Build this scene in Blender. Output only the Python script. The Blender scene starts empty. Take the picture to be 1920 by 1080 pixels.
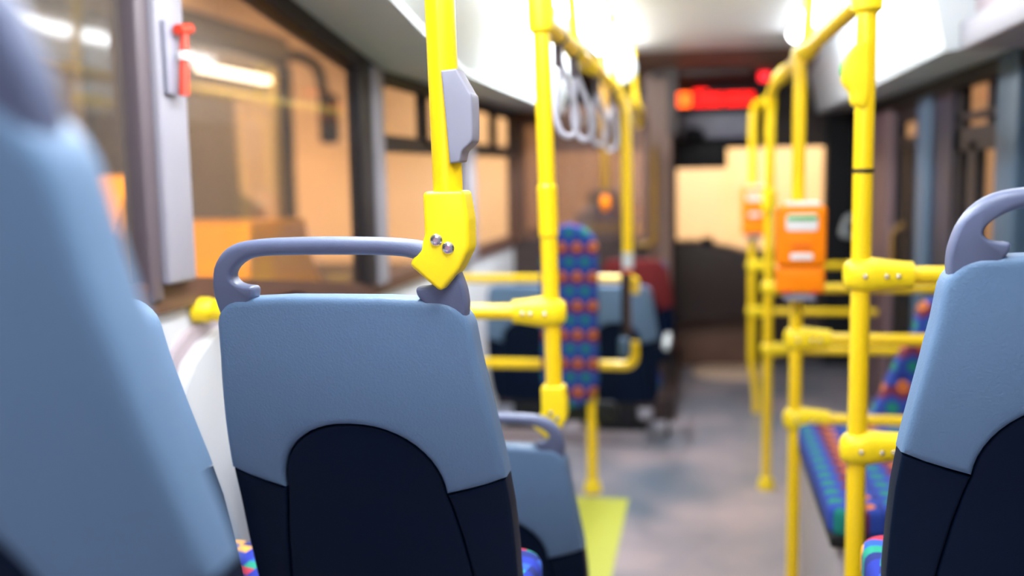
import bpy, bmesh, math, random
from mathutils import Vector, Matrix
random.seed(7)
C = bpy.context.scene.collection
PI = math.pi

# ------------------------------------------------------------------ materials
def nodes_of(name):
    m = bpy.data.materials.new(name); m.use_nodes = True
    nt = m.node_tree; b = nt.nodes['Principled BSDF']
    return m, nt, b

def mat(name, col, rough=.5, metal=0, bump=0, bscale=300, spec=.5, coat=0, var=0, vscale=6):
    m, nt, b = nodes_of(name)
    b.inputs['Base Color'].default_value = (*col, 1)
    b.inputs['Roughness'].default_value = rough
    b.inputs['Metallic'].default_value = metal
    b.inputs['Specular IOR Level'].default_value = spec
    b.inputs['Coat Weight'].default_value = coat
    tc = nt.nodes.new('ShaderNodeTexCoord')
    if bump:
        n = nt.nodes.new('ShaderNodeTexNoise'); n.inputs['Scale'].default_value = bscale; n.inputs['Detail'].default_value = 3
        nt.links.new(tc.outputs['Object'], n.inputs['Vector'])
        bp = nt.nodes.new('ShaderNodeBump'); bp.inputs['Strength'].default_value = bump; bp.inputs['Distance'].default_value = .002
        nt.links.new(n.outputs['Fac'], bp.inputs['Height']); nt.links.new(bp.outputs['Normal'], b.inputs['Normal'])
    if var:
        n = nt.nodes.new('ShaderNodeTexNoise'); n.inputs['Scale'].default_value = vscale; n.inputs['Detail'].default_value = 4
        nt.links.new(tc.outputs['Object'], n.inputs['Vector'])
        r = nt.nodes.new('ShaderNodeValToRGB')
        r.color_ramp.elements[0].color = (*[c * (1 - var) for c in col], 1)
        r.color_ramp.elements[1].color = (*[min(1, c * (1 + var)) for c in col], 1)
        r.color_ramp.elements[0].position = .3; r.color_ramp.elements[1].position = .7
        nt.links.new(n.outputs['Fac'], r.inputs['Fac']); nt.links.new(r.outputs['Color'], b.inputs['Base Color'])
    return m

def emit(name, col, s, base=(.02, .02, .02)):
    m, nt, b = nodes_of(name)
    b.inputs['Base Color'].default_value = (*base, 1)
    b.inputs['Emission Color'].default_value = (*col, 1)
    b.inputs['Emission Strength'].default_value = s
    return m

def glass_mat(name, tint, haze, haze_col, gloss=.06):
    m = bpy.data.materials.new(name); m.use_nodes = True
    nt = m.node_tree; nt.nodes.clear()
    out = nt.nodes.new('ShaderNodeOutputMaterial')
    tr = nt.nodes.new('ShaderNodeBsdfTransparent'); tr.inputs['Color'].default_value = (*tint, 1)
    gl = nt.nodes.new('ShaderNodeBsdfGlossy'); gl.inputs['Roughness'].default_value = .06; gl.inputs['Color'].default_value = (1, 1, 1, 1)
    df = nt.nodes.new('ShaderNodeBsdfDiffuse'); df.inputs['Color'].default_value = (*haze_col, 1)
    tl = nt.nodes.new('ShaderNodeBsdfTranslucent'); tl.inputs['Color'].default_value = (*haze_col, 1)
    m0 = nt.nodes.new('ShaderNodeMixShader'); m0.inputs[0].default_value = .6
    nt.links.new(df.outputs[0], m0.inputs[1]); nt.links.new(tl.outputs[0], m0.inputs[2])
    m1 = nt.nodes.new('ShaderNodeMixShader'); m1.inputs[0].default_value = haze
    nt.links.new(tr.outputs[0], m1.inputs[1]); nt.links.new(m0.outputs[0], m1.inputs[2])
    m2 = nt.nodes.new('ShaderNodeMixShader'); m2.inputs[0].default_value = gloss
    nt.links.new(m1.outputs[0], m2.inputs[1]); nt.links.new(gl.outputs[0], m2.inputs[2])
    nt.links.new(m2.outputs[0], out.inputs[0])
    return m

def math_node(nt, op, a, b=None, c=None):
    n = nt.nodes.new('ShaderNodeMath'); n.operation = op
    for i, v in enumerate((a, b, c)):
        if v is None: continue
        if isinstance(v, (int, float)): n.inputs[i].default_value = v
        else: nt.links.new(v, n.inputs[i])
    return n.outputs[0]

def mix_col(nt, fac, a, b):
    n = nt.nodes.new('ShaderNodeMix'); n.data_type = 'RGBA'
    for s, v in ((n.inputs['Factor'], fac), (n.inputs['A'], a), (n.inputs['B'], b)):
        if isinstance(v, tuple): s.default_value = (*v, 1)
        elif isinstance(v, (int, float)): s.default_value = v
        else: nt.links.new(v, s)
    return n.outputs['Result']

def fabric_rows(name, ua, va):
    """blue moquette with rows of orange dots, maroon zigzags and green spots"""
    m, nt, b = nodes_of(name)
    b.inputs['Roughness'].default_value = .9
    tc = nt.nodes.new('ShaderNodeTexCoord'); sp = nt.nodes.new('ShaderNodeSeparateXYZ')
    nt.links.new(tc.outputs['Object'], sp.inputs[0])
    u = math_node(nt, 'DIVIDE', sp.outputs[ua], .076); v = math_node(nt, 'DIVIDE', sp.outputs[va], .142)
    fu = math_node(nt, 'SUBTRACT', math_node(nt, 'FRACT', math_node(nt, 'ADD', u, 100)), .5)
    fv = math_node(nt, 'FRACT', math_node(nt, 'ADD', v, 100))
    def dot(cu_shift, cv, ru, rv):
        f2 = math_node(nt, 'SUBTRACT', math_node(nt, 'FRACT', math_node(nt, 'ADD', u, 100 + cu_shift)), .5)
        a = math_node(nt, 'POWER', math_node(nt, 'ABSOLUTE', math_node(nt, 'DIVIDE', f2, ru)), 2)
        q = math_node(nt, 'POWER', math_node(nt, 'ABSOLUTE', math_node(nt, 'DIVIDE', math_node(nt, 'SUBTRACT', fv, cv), rv)), 2)
        return math_node(nt, 'LESS_THAN', math_node(nt, 'ADD', a, q), 1)
    zig = math_node(nt, 'MULTIPLY', math_node(nt, 'ABSOLUTE', fu), .28)
    zv = math_node(nt, 'SUBTRACT', fv, zig)
    band = math_node(nt, 'MULTIPLY', math_node(nt, 'GREATER_THAN', zv, .38), math_node(nt, 'LESS_THAN', zv, .62))
    sky = math_node(nt, 'MULTIPLY', math_node(nt, 'GREATER_THAN', zv, .86), math_node(nt, 'LESS_THAN', zv, 1.2))
    col = mix_col(nt, band, (.010, .04, .28), (.12, .010, .04))
    col = mix_col(nt, sky, col, (.006, .016, .16))
    col = mix_col(nt, dot(.5, .2, .3, .14), col, (.0, .16, .13))
    col = mix_col(nt, dot(0, .72, .27, .15), col, (.6, .16, .015))
    col = mix_col(nt, dot(0, .72, .14, .06), col, (.25, .05, .02))
    nt.links.new(col, b.inputs['Base Color'])
    return m

def fabric_check(name):
    """moquette with a random check of blue, navy, yellow, red, green"""
    m, nt, b = nodes_of(name)
    b.inputs['Roughness'].default_value = .9
    tc = nt.nodes.new('ShaderNodeTexCoord')
    mp = nt.nodes.new('ShaderNodeMapping'); mp.inputs['Rotation'].default_value = (0, 0, .22)
    nt.links.new(tc.outputs['Object'], mp.inputs[0])
    sn = nt.nodes.new('ShaderNodeVectorMath'); sn.operation = 'SNAP'; sn.inputs[1].default_value = (.034, .027, 5)
    nt.links.new(mp.outputs[0], sn.inputs[0])
    wn = nt.nodes.new('ShaderNodeTexWhiteNoise'); wn.noise_dimensions = '2D'
    nt.links.new(sn.outputs[0], wn.inputs['Vector'])
    r = nt.nodes.new('ShaderNodeValToRGB'); r.color_ramp.interpolation = 'CONSTANT'
    els = [(0, (.01, .03, .34)), (.3, (.008, .02, .16)), (.5, (.85, .42, .05)), (.64, (.55, .03, .06)), (.78, (.01, .3, .2)), (.88, (.02, .1, .5))]
    r.color_ramp.elements[0].color = (*els[0][1], 1); r.color_ramp.elements[1].position = els[1][0]; r.color_ramp.elements[1].color = (*els[1][1], 1)
    for p, c in els[2:]:
        e = r.color_ramp.elements.new(p); e.color = (*c, 1)
    nt.links.new(wn.outputs['Value'], r.inputs['Fac']); nt.links.new(r.outputs['Color'], b.inputs['Base Color'])
    return m

M = dict(
    yellow=mat('yellow_paint', (1, .66, .003), .34, coat=.25),
    yellow_joint=mat('yellow_plastic', (1, .72, .005), .42, bump=.1, bscale=500),
    shell=mat('grey_plastic', (.13, .225, .375), .5, bump=.35, bscale=260),
    handle=mat('grey_handle_plastic', (.13, .155, .26), .42, bump=.15, bscale=400),
    navy=mat('navy_plastic', (.0012, .0075, .027), .5, bump=.2, bscale=300, spec=.12),
    black=mat('black_rubber', (.006, .007, .01), .5, spec=.3),
    frame=mat('window_frame', (.025, .02, .022), .5, spec=.3),
    pillar=mat('pillar_grey', (.30, .29, .34), .5),
    pillar_blue=mat('pillar_blue', (.045, .09, .15), .5),
    pillar_shaded=mat('pillar_shaded', (.11, .085, .10), .5),  # pillar grey with the shade of a side face put in
    yellow_shaded=mat('yellow_paint_shaded', (.22, .11, .006), .45),  # the yellow again, darkened so its colour holds the dim light
    post=mat('pinkish_post', (.34, .22, .18), .5),
    dusky=mat('dusky_panel', (.14, .085, .095), .5),
    navy_panel=mat('navy_panel', (.008, .017, .04), .45, var=.4, vscale=3),
    white=mat('white_panel', (.60, .615, .65), .5),
    arch=mat('arch_panel', (.40, .33, .36), .5),
    cove=mat('cove_panel', (.60, .655, .68), .4),
    ceil=mat('ceiling_panel', (.86, .86, .86), .45),
    brown=mat('brown_panel', (.16, .085, .06), .5, var=.2, vscale=4),
    darkbrown=mat('dark_brown', (.035, .02, .018), .5),
    sill=mat('sill_brown', (.10, .045, .03), .5),
    chrome=mat('chrome', (.75, .75, .78), .2, 1),
    strap=mat('strap_grey', (.42, .42, .50), .4),
    clip=mat('clip_dark', (.08, .06, .07), .5),
    housing=mat('button_housing_grey', (.27, .27, .34), .45),
    orange=mat('validator_orange', (1, .25, .0), .45, spec=.25),
    orange_dark=mat('validator_orange_dark', (.85, .14, .004), .4),
    green=mat('green_strip', (.02, .4, .05), .4),
    label=mat('label_white', (.85, .82, .8), .4),
    red=mat('red_plastic', (.75, .05, .02), .4),
    red_seat=mat('red_fabric', (.16, .008, .01), .8),
    grey_base=mat('box_grey', (.42, .37, .40), .5),
    asphalt=mat('asphalt', (.05, .045, .042), .8, var=.3, vscale=2),
    plaster=mat('plaster_wall', (.72, .66, .56), .8, var=.08, vscale=.6),
    busbody=mat('parked_bus_body', (.035, .022, .017), .5, spec=.25),
    machine=mat('machine_orange', (1, .50, .004), .5),
    machine_dark=mat('machine_dark', (.04, .03, .03), .6),
    fabric=fabric_check('check_moquette'),
    pad=fabric_rows('moquette_upright', 0, 2),
    bench=fabric_rows('moquette_cushion', 1, 0),
    pane=glass_mat('window_glass', (.96, .93, .9), .10, (.8, .7, .62)),  # milky veil mixed into the glass imitates warm flare haze
    pane_r=glass_mat('window_glass_clear', (.92, .92, .92), .03, (.5, .5, .5)),
    pane_cab=glass_mat('cab_glass', (.75, .66, .6), .34, (.42, .27, .22), .08),
    lamp=emit('lamp_diffuser', (.93, .97, 1), 46),
    fill_rear=emit('fill_diffuser_rear', (.93, .95, 1), 24),
    lamp_soft=emit('lamp_diffuser_soft', (.9, .95, 1), 15),
    led=emit('led_red', (1, .004, .002), 3),
    led_core=emit('led_core', (1, .10, .01), 4.5),
    red_glow=emit('red_glow', (1, .02, .03), 2.5),
    tube=emit('warm_glow_bar', (1, .82, .6), 7),
)

def floor_mat():
    m, nt, b = nodes_of('floor_vinyl')
    tc = nt.nodes.new('ShaderNodeTexCoord')
    n = nt.nodes.new('ShaderNodeTexNoise'); n.inputs['Scale'].default_value = 1.7; n.inputs['Detail'].default_value = 5
    nt.links.new(tc.outputs['Object'], n.inputs['Vector'])
    r = nt.nodes.new('ShaderNodeValToRGB')
    r.color_ramp.elements[0].position = .35; r.color_ramp.elements[1].position = .68
    r.color_ramp.elements[0].color = (.13, .155, .20, 1); r.color_ramp.elements[1].color = (.38, .31, .325, 1)
    nt.links.new(n.outputs['Fac'], r.inputs['Fac']); nt.links.new(r.outputs['Color'], b.inputs['Base Color'])
    r2 = nt.nodes.new('ShaderNodeMapRange'); r2.inputs['To Min'].default_value = .24; r2.inputs['To Max'].default_value = .46; b.inputs['Specular IOR Level'].default_value = .4
    nt.links.new(n.outputs['Fac'], r2.inputs['Value']); nt.links.new(r2.outputs[0], b.inputs['Roughness'])
    return m
M['floor'] = floor_mat()
M['floor_yellow'] = mat('floor_yellow', (.50, .52, .07), .45)

# ------------------------------------------------------------------ mesh helpers
def wloc(o):
    v = Vector((0, 0, 0))
    while o is not None:
        v += o.location; o = o.parent
    return v

def link(name, bm, material, parent=None, angle=35, smooth=True, loc=None):
    """one mesh object; vertices are given in world space and stored relative to the parent (or to loc)"""
    off = wloc(parent) if parent is not None else (Vector(loc) if loc is not None else Vector((0, 0, 0)))
    if off.length: bmesh.ops.translate(bm, verts=bm.verts, vec=-off)
    bmesh.ops.recalc_face_normals(bm, faces=bm.faces)
    me = bpy.data.meshes.new(name); bm.to_mesh(me); bm.free()
    if smooth:
        for p in me.polygons: p.use_smooth = True
        me.set_sharp_from_angle(angle=math.radians(angle))
    mats = material if isinstance(material, (list, tuple)) else [material]
    for x in mats: me.materials.append(x)
    o = bpy.data.objects.new(name, me); C.objects.link(o)
    if parent is not None: o.parent = parent
    elif loc is not None: o.location = loc
    return o

def tag(o, label=None, cat=None, group=None, kind=None):
    if label: o['label'] = label
    if cat: o['category'] = cat
    if group: o['group'] = group
    if kind: o['kind'] = kind
    return o

def thing(name, loc, label, cat, group=None):
    o = bpy.data.objects.new(name, None); C.objects.link(o); o.location = loc
    o.empty_display_size = .1
    return tag(o, label, cat, group)

def struct(name, bm, material, angle=35, label=None, cat=None):
    o = link(name, bm, material, angle=angle); o['kind'] = 'structure'
    o['label'] = label; o['category'] = cat
    return o

def copy_tree(o, parent=None):
    c = o.copy(); C.objects.link(c); c.parent = parent
    for ch in list(o.children): copy_tree(ch, c)
    return c

def box(bm, x0, x1, y0, y1, z0, z1, bev=0):
    v = [bm.verts.new((x, y, z)) for x in (x0, x1) for y in (y0, y1) for z in (z0, z1)]
    f = [(0, 1, 3, 2), (4, 6, 7, 5), (0, 4, 5, 1), (2, 3, 7, 6), (0, 2, 6, 4), (1, 5, 7, 3)]
    fs = [bm.faces.new([v[i] for i in q]) for q in f]
    if bev:
        es = list({e for q in fs for e in q.edges})
        bmesh.ops.bevel(bm, geom=es, offset=bev, segments=3, profile=.5, affect='EDGES', clamp_overlap=True)
    return bm

def new(): return bmesh.new()

def prism(bm, pts, fn):
    """closed polygon pts (a,b) swept between fn(a,b,0) and fn(a,b,1)"""
    A = [bm.verts.new(fn(a, b, 0)) for a, b in pts]; B = [bm.verts.new(fn(a, b, 1)) for a, b in pts]
    bm.faces.new(A); bm.faces.new(B[::-1])
    n = len(pts)
    for i in range(n):
        bm.faces.new((A[i], B[i], B[(i + 1) % n], A[(i + 1) % n]))
    return bm

def wallpoly(bm, pts, x0, x1): return prism(bm, pts, lambda a, b, t: (x0 + (x1 - x0) * t, a, b))

def frames(path):
    P = [Vector(p) for p in path]; T = []
    for i in range(len(P)):
        a = P[max(0, i - 1)]; b = P[min(len(P) - 1, i + 1)]; T.append((b - a).normalized())
    n = T[0].orthogonal().normalized(); N = []
    for i, t in enumerate(T):
        if i:
            n = (n - t * n.dot(t)).normalized()
        N.append(n.copy())
    return P, T, N

def tube(bm, path, r, seg=20, cap=True, closed=False):
    P, T, N = frames(path); rings = []
    rs = r if isinstance(r, (list, tuple)) else [r] * len(P)
    for p, t, n, rr in zip(P, T, N, rs):
        b = t.cross(n)
        rings.append([bm.verts.new(p + (n * math.cos(2 * PI * k / seg) + b * math.sin(2 * PI * k / seg)) * rr) for k in range(seg)])
    m = len(rings)
    for i in range(m if closed else m - 1):
        a, c = rings[i], rings[(i + 1) % m]
        for k in range(seg):
            bm.faces.new((a[k], a[(k + 1) % seg], c[(k + 1) % seg], c[k]))
    if cap and not closed:
        bm.faces.new(rings[0][::-1]); bm.faces.new(rings[-1])
    return bm

def fillet(pts, r, n=8):
    """polyline with rounded corners"""
    P = [Vector(p) for p in pts]; out = [P[0]]
    for i in range(1, len(P) - 1):
        a, b, c = P[i - 1], P[i], P[i + 1]
        d0 = (a - b); d1 = (c - b)
        k = min(r, d0.length * .45, d1.length * .45)
        s = b + d0.normalized() * k; e = b + d1.normalized() * k
        for j in range(n + 1):
            t = j / n
            out.append(s * (1 - t) ** 2 + b * 2 * t * (1 - t) + e * t * t)
    out.append(P[-1]); return out

def loft(bm, secs, seg=24, power=2.6):
    """secs: (centre, axis_a, axis_b) superellipse sections with half-axis vectors; caps closed"""
    rings = []
    for c, a, b in secs:
        c, a, b = Vector(c), Vector(a), Vector(b); ring = []
        for k in range(seg):
            t = 2 * PI * k / seg; ca, sa = math.cos(t), math.sin(t)
            ring.append(bm.verts.new(c + a * (math.copysign(abs(ca) ** (2 / power), ca)) + b * (math.copysign(abs(sa) ** (2 / power), sa))))
        rings.append(ring)
    for a, c in zip(rings, rings[1:]):
        for k in range(seg): bm.faces.new((a[k], a[(k + 1) % seg], c[(k + 1) % seg], c[k]))
    bm.faces.new(rings[0][::-1]); bm.faces.new(rings[-1]); return bm

def smooth_poly(pts, n=6, sharp=()):
    """closed Catmull-Rom through pts; indices in sharp stay corners"""
    m = len(pts); out = []
    for i in range(m):
        p1, p2 = Vector(pts[i]), Vector(pts[(i + 1) % m])
        p0 = Vector(pts[i - 1]) if i not in sharp else p1 * 2 - p2
        p3 = Vector(pts[(i + 2) % m]) if (i + 1) % m not in sharp else p2 * 2 - p1
        for j in range(n):
            t = j / n
            out.append(.5 * ((2 * p1) + (p2 - p0) * t + (2 * p0 - 5 * p1 + 4 * p2 - p3) * t * t + (3 * p1 - p0 - 3 * p2 + p3) * t ** 3))
    return [(p.x, p.y) for p in out]

def area2(p): return sum(p[i][0] * p[(i + 1) % len(p)][1] - p[(i + 1) % len(p)][0] * p[i][1] for i in range(len(p)))

def slab(bm, pts, depth, r, deform, step=.02, rb=None, arc=4, rf=None):
    """rounded slab: outline pts (a,b) at y=0 (rear) .. y=depth, edges rounded by r at the rear and rb at the front"""
    if area2(pts) < 0: pts = pts[::-1]
    n = len(pts); V = [Vector(p) for p in pts]
    nor = []
    for i in range(n):
        e0 = (V[i] - V[i - 1]); e1 = (V[(i + 1) % n] - V[i])
        n0 = Vector((e0.y, -e0.x)); n1 = Vector((e1.y, -e1.x))
        if n0.length: n0.normalize()
        if n1.length: n1.normalize()
        q = n0 + n1
        q = q.normalized() if q.length > 1e-6 else n0
        d = max(.6, q.dot(n0)) if n0.length else 1
        nor.append(q / d * (rf(*pts[i]) if rf else 1))
    rb = r if rb is None else rb
    prof = []
    for j in range(arc + 1):
        t = j / arc * PI / 2
        prof.append((r * (1 - math.sin(t)), r * (1 - math.cos(t))))
    for j in range(arc + 1):
        t = j / arc * PI / 2
        prof.append((rb * (1 - math.cos(t)), depth - rb * (1 - math.sin(t))))
    rings = []
    for ins, y in prof:
        rings.append([bm.verts.new((V[i].x - nor[i].x * ins, y, V[i].y - nor[i].y * ins)) for i in range(n)])
    fs = []
    for a, c in zip(rings, rings[1:]):
        for k in range(n): fs.append(bm.faces.new((a[k], a[(k + 1) % n], c[(k + 1) % n], c[k])))
    fs.append(bm.faces.new(rings[0])); fs.append(bm.faces.new(rings[-1][::-1]))
    if step:
        xs = [p[0] for p in pts]; zs = [p[1] for p in pts]
        for ax, lo, hi in ((0, min(xs), max(xs)), (2, min(zs), max(zs))):
            k = 1; cnt = max(1, int((hi - lo) / step)); d = (hi - lo) / cnt
            for k in range(1, cnt):
                co = Vector((0, 0, 0)); co[ax] = lo + k * d + .00013; no = Vector((0, 0, 0)); no[ax] = 1
                bmesh.ops.bisect_plane(bm, geom=list(bm.verts) + list(bm.edges) + list(bm.faces), plane_co=co, plane_no=no, dist=1e-6)
    for v in bm.verts: v.co = Vector(deform(v.co.x, v.co.y, v.co.z))
    return bm

def fil2(corners, n=5):
    """closed polygon from (x, z, radius) corners"""
    out = []; m = len(corners)
    for i in range(m):
        a, b, c = (Vector(corners[j % m][:2]) for j in (i - 1, i, i + 1)); r = corners[i][2]
        d0 = (a - b); d1 = (c - b); l0, l1 = d0.length, d1.length; d0.normalize(); d1.normalize()
        ang = d0.angle(d1); k = min(r / math.tan(ang / 2), l0 * .48, l1 * .48)
        p, q = b + d0 * k, b + d1 * k
        for j in range(n + 1):
            t = j / n; v = p * (1 - t) ** 2 + b * 2 * t * (1 - t) + q * t * t
            out.append((v.x, v.y))
    return out

def rrect(x0, x1, z0, z1, r, n=5):
    out = []
    for cx, cz, a0 in ((x1 - r, z1 - r, 0), (x0 + r, z1 - r, PI / 2), (x0 + r, z0 + r, PI), (x1 - r, z0 + r, 1.5 * PI)):
        for j in range(n + 1):
            a = a0 + j / n * PI / 2; out.append((cx + r * math.cos(a), cz + r * math.sin(a)))
    return out

def screw(bm, c, r=.006):
    """domed screw head with a socket, facing -Y"""
    c = Vector(c); seg = 16; rings = []
    for rr, dy in ((r, 0), (r, -.001), (r * .8, -.0035), (r * .45, -.0045), (r * .42, -.002), (.0001, -.002)):
        rings.append([bm.verts.new(c + Vector((rr * math.cos(2 * PI * k / seg), dy, rr * math.sin(2 * PI * k / seg)))) for k in range(seg)])
    for a, d in zip(rings, rings[1:]):
        for k in range(seg): bm.faces.new((a[k], a[(k + 1) % seg], d[(k + 1) % seg], d[k]))
    return bm

def ball(bm, c, r, sx=1, sy=1, sz=1):
    bmesh.ops.create_uvsphere(bm, u_segments=20, v_segments=12, radius=r, matrix=Matrix.Translation(c) @ Matrix.Diagonal((sx, sy, sz, 1)))
    return bm

# ------------------------------------------------------------------ setting
XL, XR, YB, YF, ZC = -1.32, 1.2, -2.2, 8.4, 2.4

struct('floor', box(new(), XL, XR + .02, YB, YF + .2, -.06, 0), M['floor'], label='grey blue vinyl bus floor with pale reflections', cat='floor')
struct('floor_marking', box(new(), -1.25, -.343, 3.3, 4.73, 0, .004), M['floor_yellow'], label='yellow painted floor area beneath the upright padded rest', cat='floor marking')
b = new(); box(b, XL, XR, YB, 2.15, 0, .53); struct('floor_platform', b, M['floor'], label='raised rear floor under the near seats', cat='floor')
struct('floor_riser', box(new(), XL, -.22, YB, .95, .53, .775), M['floor'], label='higher floor step under the rearmost left seat', cat='floor')
struct('floor_plinth', box(new(), .2, XR, YB, 2.15, .53, .60), M['floor'], label='floor step under the right seat', cat='floor')
struct('ceiling', box(new(), XL - .1, XR + .1, YB, 7.05, ZC, ZC + .05), M['ceil'], label='pale bus ceiling', cat='ceiling')
b = new(); wallpoly(b, [(7.05, ZC), (7.05, ZC + .05), (YF + .2, 2.3), (YF + .2, 2.24), (7.3, 2.33)], XL - .1, XR + .1)
struct('ceiling_front', b, M['brown'], label='brown sloping ceiling panel over the driver area', cat='ceiling')
struct('wall_rear', box(new(), XL - .1, XR + .1, YB - .06, YB, 0, ZC), M['white'], label='rear wall of the bus', cat='wall')

# left wall: lower lining with the sill line, header, pillars
low = [(YB, 0), (YF, 0), (YF, 1.08), (3.75, 1.115), (2.45, 1.275), (2.2, 1.275), (YB, 1.275)]
struct('wall_left', wallpoly(new(), low, XL - .06, XL), M['white'], label='white left side wall lining below the windows', cat='wall')
sillp = [(YB, 1.27), (2.2, 1.27), (2.45, 1.27), (3.75, 1.11), (YF, 1.075), (YF, 1.135), (3.75, 1.17), (2.45, 1.335), (2.2, 1.35), (YB, 1.35)]
struct('trim_1', wallpoly(new(), sillp, XL - .05, XL + .02), M['sill'], label='dark brown window sill along the left wall', cat='sill')
head = [(YB, 2.3), (2.2, 2.28), (3.08, 2.14), (3.9, 2.015), (YF, 2.0), (YF, 2.4), (YB, 2.4)]
struct('wall_left_header', wallpoly(new(), head, XL - .06, XL), M['brown'], label='header panel above the left windows', cat='wall')
topf = [(YB, 2.25), (2.2, 2.235), (3.08, 2.1), (3.9, 1.985), (YF, 1.965), (YF, 2.03), (3.9, 2.05), (3.08, 2.17), (2.2, 2.32), (YB, 2.34)]
struct('trim_2', wallpoly(new(), topf, XL - .05, XL + .025), M['frame'], label='dark top frame of the left windows', cat='trim')
# arch moulding on the white lining
def arch_pts(k):
    pts = [(2.2 - k, .5)]
    for i in range(13):
        a = PI - i / 12 * PI
        c = abs(math.cos(a)) ** .55 * math.copysign(1, math.cos(a)); s = abs(math.sin(a)) ** .55
        pts.append((2.75 + (.55 + k) * c, .8 + (.40 + k) * s))
    pts.append((3.3 + k, .5)); return pts
b = new(); wallpoly(b, arch_pts(.035), XL, XL + .02); struct('trim_3', b, M['arch'], label='arched moulding on the white left lining, tinted for the shadow of its step', cat='trim')  # band colour carries the shadow along the arch step
b = new(); wallpoly(b, arch_pts(.0), XL, XL + .06); struct('trim_4', b, M['white'], label='white raised arch panel on the left lining', cat='trim')

def pillar(name, y0, y1, z0, z1, m, depth=.07, x=XL, s=1, label='', bev=.01):
    bm = new(); xa, xb = sorted((x - .03 * s, x + depth * s)); box(bm, xa, xb, y0, y1, z0, z1, bev)
    return struct(name, bm, m, label=label, cat='pillar')
pillar('trim_5', 2.165, 2.225, 1.3, 2.35, M['pillar_shaded'], .03, label='frame side beside the pale hammer pillar, shade painted into its colour')
pillar('trim_6', 2.215, 2.35, 1.34, 2.4, M['pillar'], .05, label='pale pillar that carries the red emergency hammer')
pillar('trim_7', 3.72, 3.86, 1.16, 2.05, M['frame'], .03, label='dark window post on the left wall')
pillar('trim_8', 3.85, 3.97, 1.15, 2.03, M['pillar'], .045, label='pale grey window pillar left of the front yellow pole')
pillar('trim_9', 5.42, 5.62, 1.1, 2.0, M['pillar'], .05, label='pale pillar seen just right of the grey button box')
pillar('trim_10', 6.95, 7.4, 1.1, 2.0, M['sill'], .03, label='brown window post near the driver area')

def side_window(name, x, pts, bars, pane, label, s=1):
    """pane plus its dark bars (a window's own frame)"""
    bm = new(); wallpoly(bm, pts, x - .012 * s, x - .006 * s)
    w = struct(name, bm, pane, label=label, cat='window')
    for y0, y1, z0, z1 in bars:
        bb = new(); xa, xb = sorted((x - .03 * s, x + .015 * s)); box(bb, xa, xb, y0, y1, z0, z1)
        link('window_bar', bb, M['frame'], w)
    return w
side_window('window_1', XL, [(YB, 1.3), (2.17, 1.3), (2.17, 2.3), (YB, 2.3)], [(YB, 1.95, 2.02, 2.06)], M['pane'], 'rear left window behind the nearest seat, dark street outside')
side_window('window_2', XL, [(2.34, 1.3), (3.73, 1.13), (3.73, 2.06), (3.08, 2.15), (2.34, 2.26)], [], M['pane'], 'large left window above the middle seat')
side_window('window_3', XL, [(3.96, 1.13), (5.43, 1.11), (5.43, 2.02), (3.96, 2.02)], [(3.95, 5.43, 1.695, 1.765), (4.68, 4.75, 1.73, 2.0)], M['pane'], 'left window with a sliding top behind the yellow pole')
side_window('window_4', XL, [(5.6, 1.1), (6.97, 1.1), (6.97, 2.02), (5.6, 2.02)], [(5.6, 6.97, 1.70, 1.77), (6.35, 6.42, 1.73, 2.0)], M['pane'], 'small left window between the two yellow seat poles')
side_window('window_5', XL, [(7.38, 1.1), (8.35, 1.1), (8.35, 2.02), (7.38, 2.02)], [], M['pane'], 'driver side window at the left front')

# coves (ceiling ducts) : lofted section along Y
def cove(name, side, stations, m, label):
    bm = new(); rings = []
    for y, zl, xi, xt in stations:
        sec = [((XL if side < 0 else XR), zl + .03), (xi * side, zl), (xi * side, zl + .02), (xt * side, ZC + .005), ((XL if side < 0 else XR), ZC + .005)]
        rings.append([bm.verts.new((x, y, z)) for x, z in sec])
    for a, c in zip(rings, rings[1:]):
        for k in range(5): bm.faces.new((a[k], a[(k + 1) % 5], c[(k + 1) % 5], c[k]))
    bm.faces.new(rings[0]); bm.faces.new(rings[-1][::-1])
    return struct(name, bm, m, 20, label, 'ceiling duct')
cove('trim_11', -1, [(YB, 2.22, .93, .80), (2.5, 2.22, .94, .80), (3.07, 2.14, .95, .80), (4.02, 2.0, .95, .80), (7.0, 2.0, .95, .80)], M['cove'], 'white overhead duct along the left side')
cove('trim_12', 1, [(3.85, 2.0, .85, .76), (7.9, 2.0, .85, .76)], M['cove'], 'white overhead duct along the right side')
b = new(); box(b, .90, XR, 2.95, 3.85, 2.0, 2.1, .008); struct('trim_13', b, M['pillar'], label='lilac boxed end of the right overhead duct', cat='ceiling duct')
b = new(); box(b, .95, XR, YB, 3.85, 2.1, ZC + .004); struct('trim_14', b, M['arch'], label='pinkish panel above the near right window', cat='panel')

# right wall
lowr = [(YB, 0), (5.1, 0), (5.1, 1.02), (YB, 1.02)]
struct('wall_right', wallpoly(new(), lowr, XR, XR + .06), M['navy_panel'], label='dark right side wall lining below the windows', cat='wall')
struct('wall_right_header', wallpoly(new(), [(YB, 1.99), (YF, 1.95), (YF, 2.4), (YB, 2.4)], XR, XR + .06), M['darkbrown'], label='dark header above the right windows', cat='wall')
b = new(); box(b, XR - .04, XR + .03, YB, 7.5, 1.955, 2.02); struct('trim_15', b, M['black'], label='black top frame of the right windows and door', cat='trim')
pillar('trim_16', 4.03, 4.3, .9, 2.04, M['pillar_blue'], .05, XR, -1, 'blue grey pillar at the right edge')
b = new(); box(b, XR - .03, XR + .03, 5.08, 5.5, 0, 1.96); struct('trim_17', b, M['navy_panel'], label='dark navy panel beside the right window', cat='panel')
pillar('trim_18', 5.48, 5.8, .0, 1.96, M['pillar_blue'], .05, XR, -1, 'blue grey pillar right of the yellow pole, behind the right seat')
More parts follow.
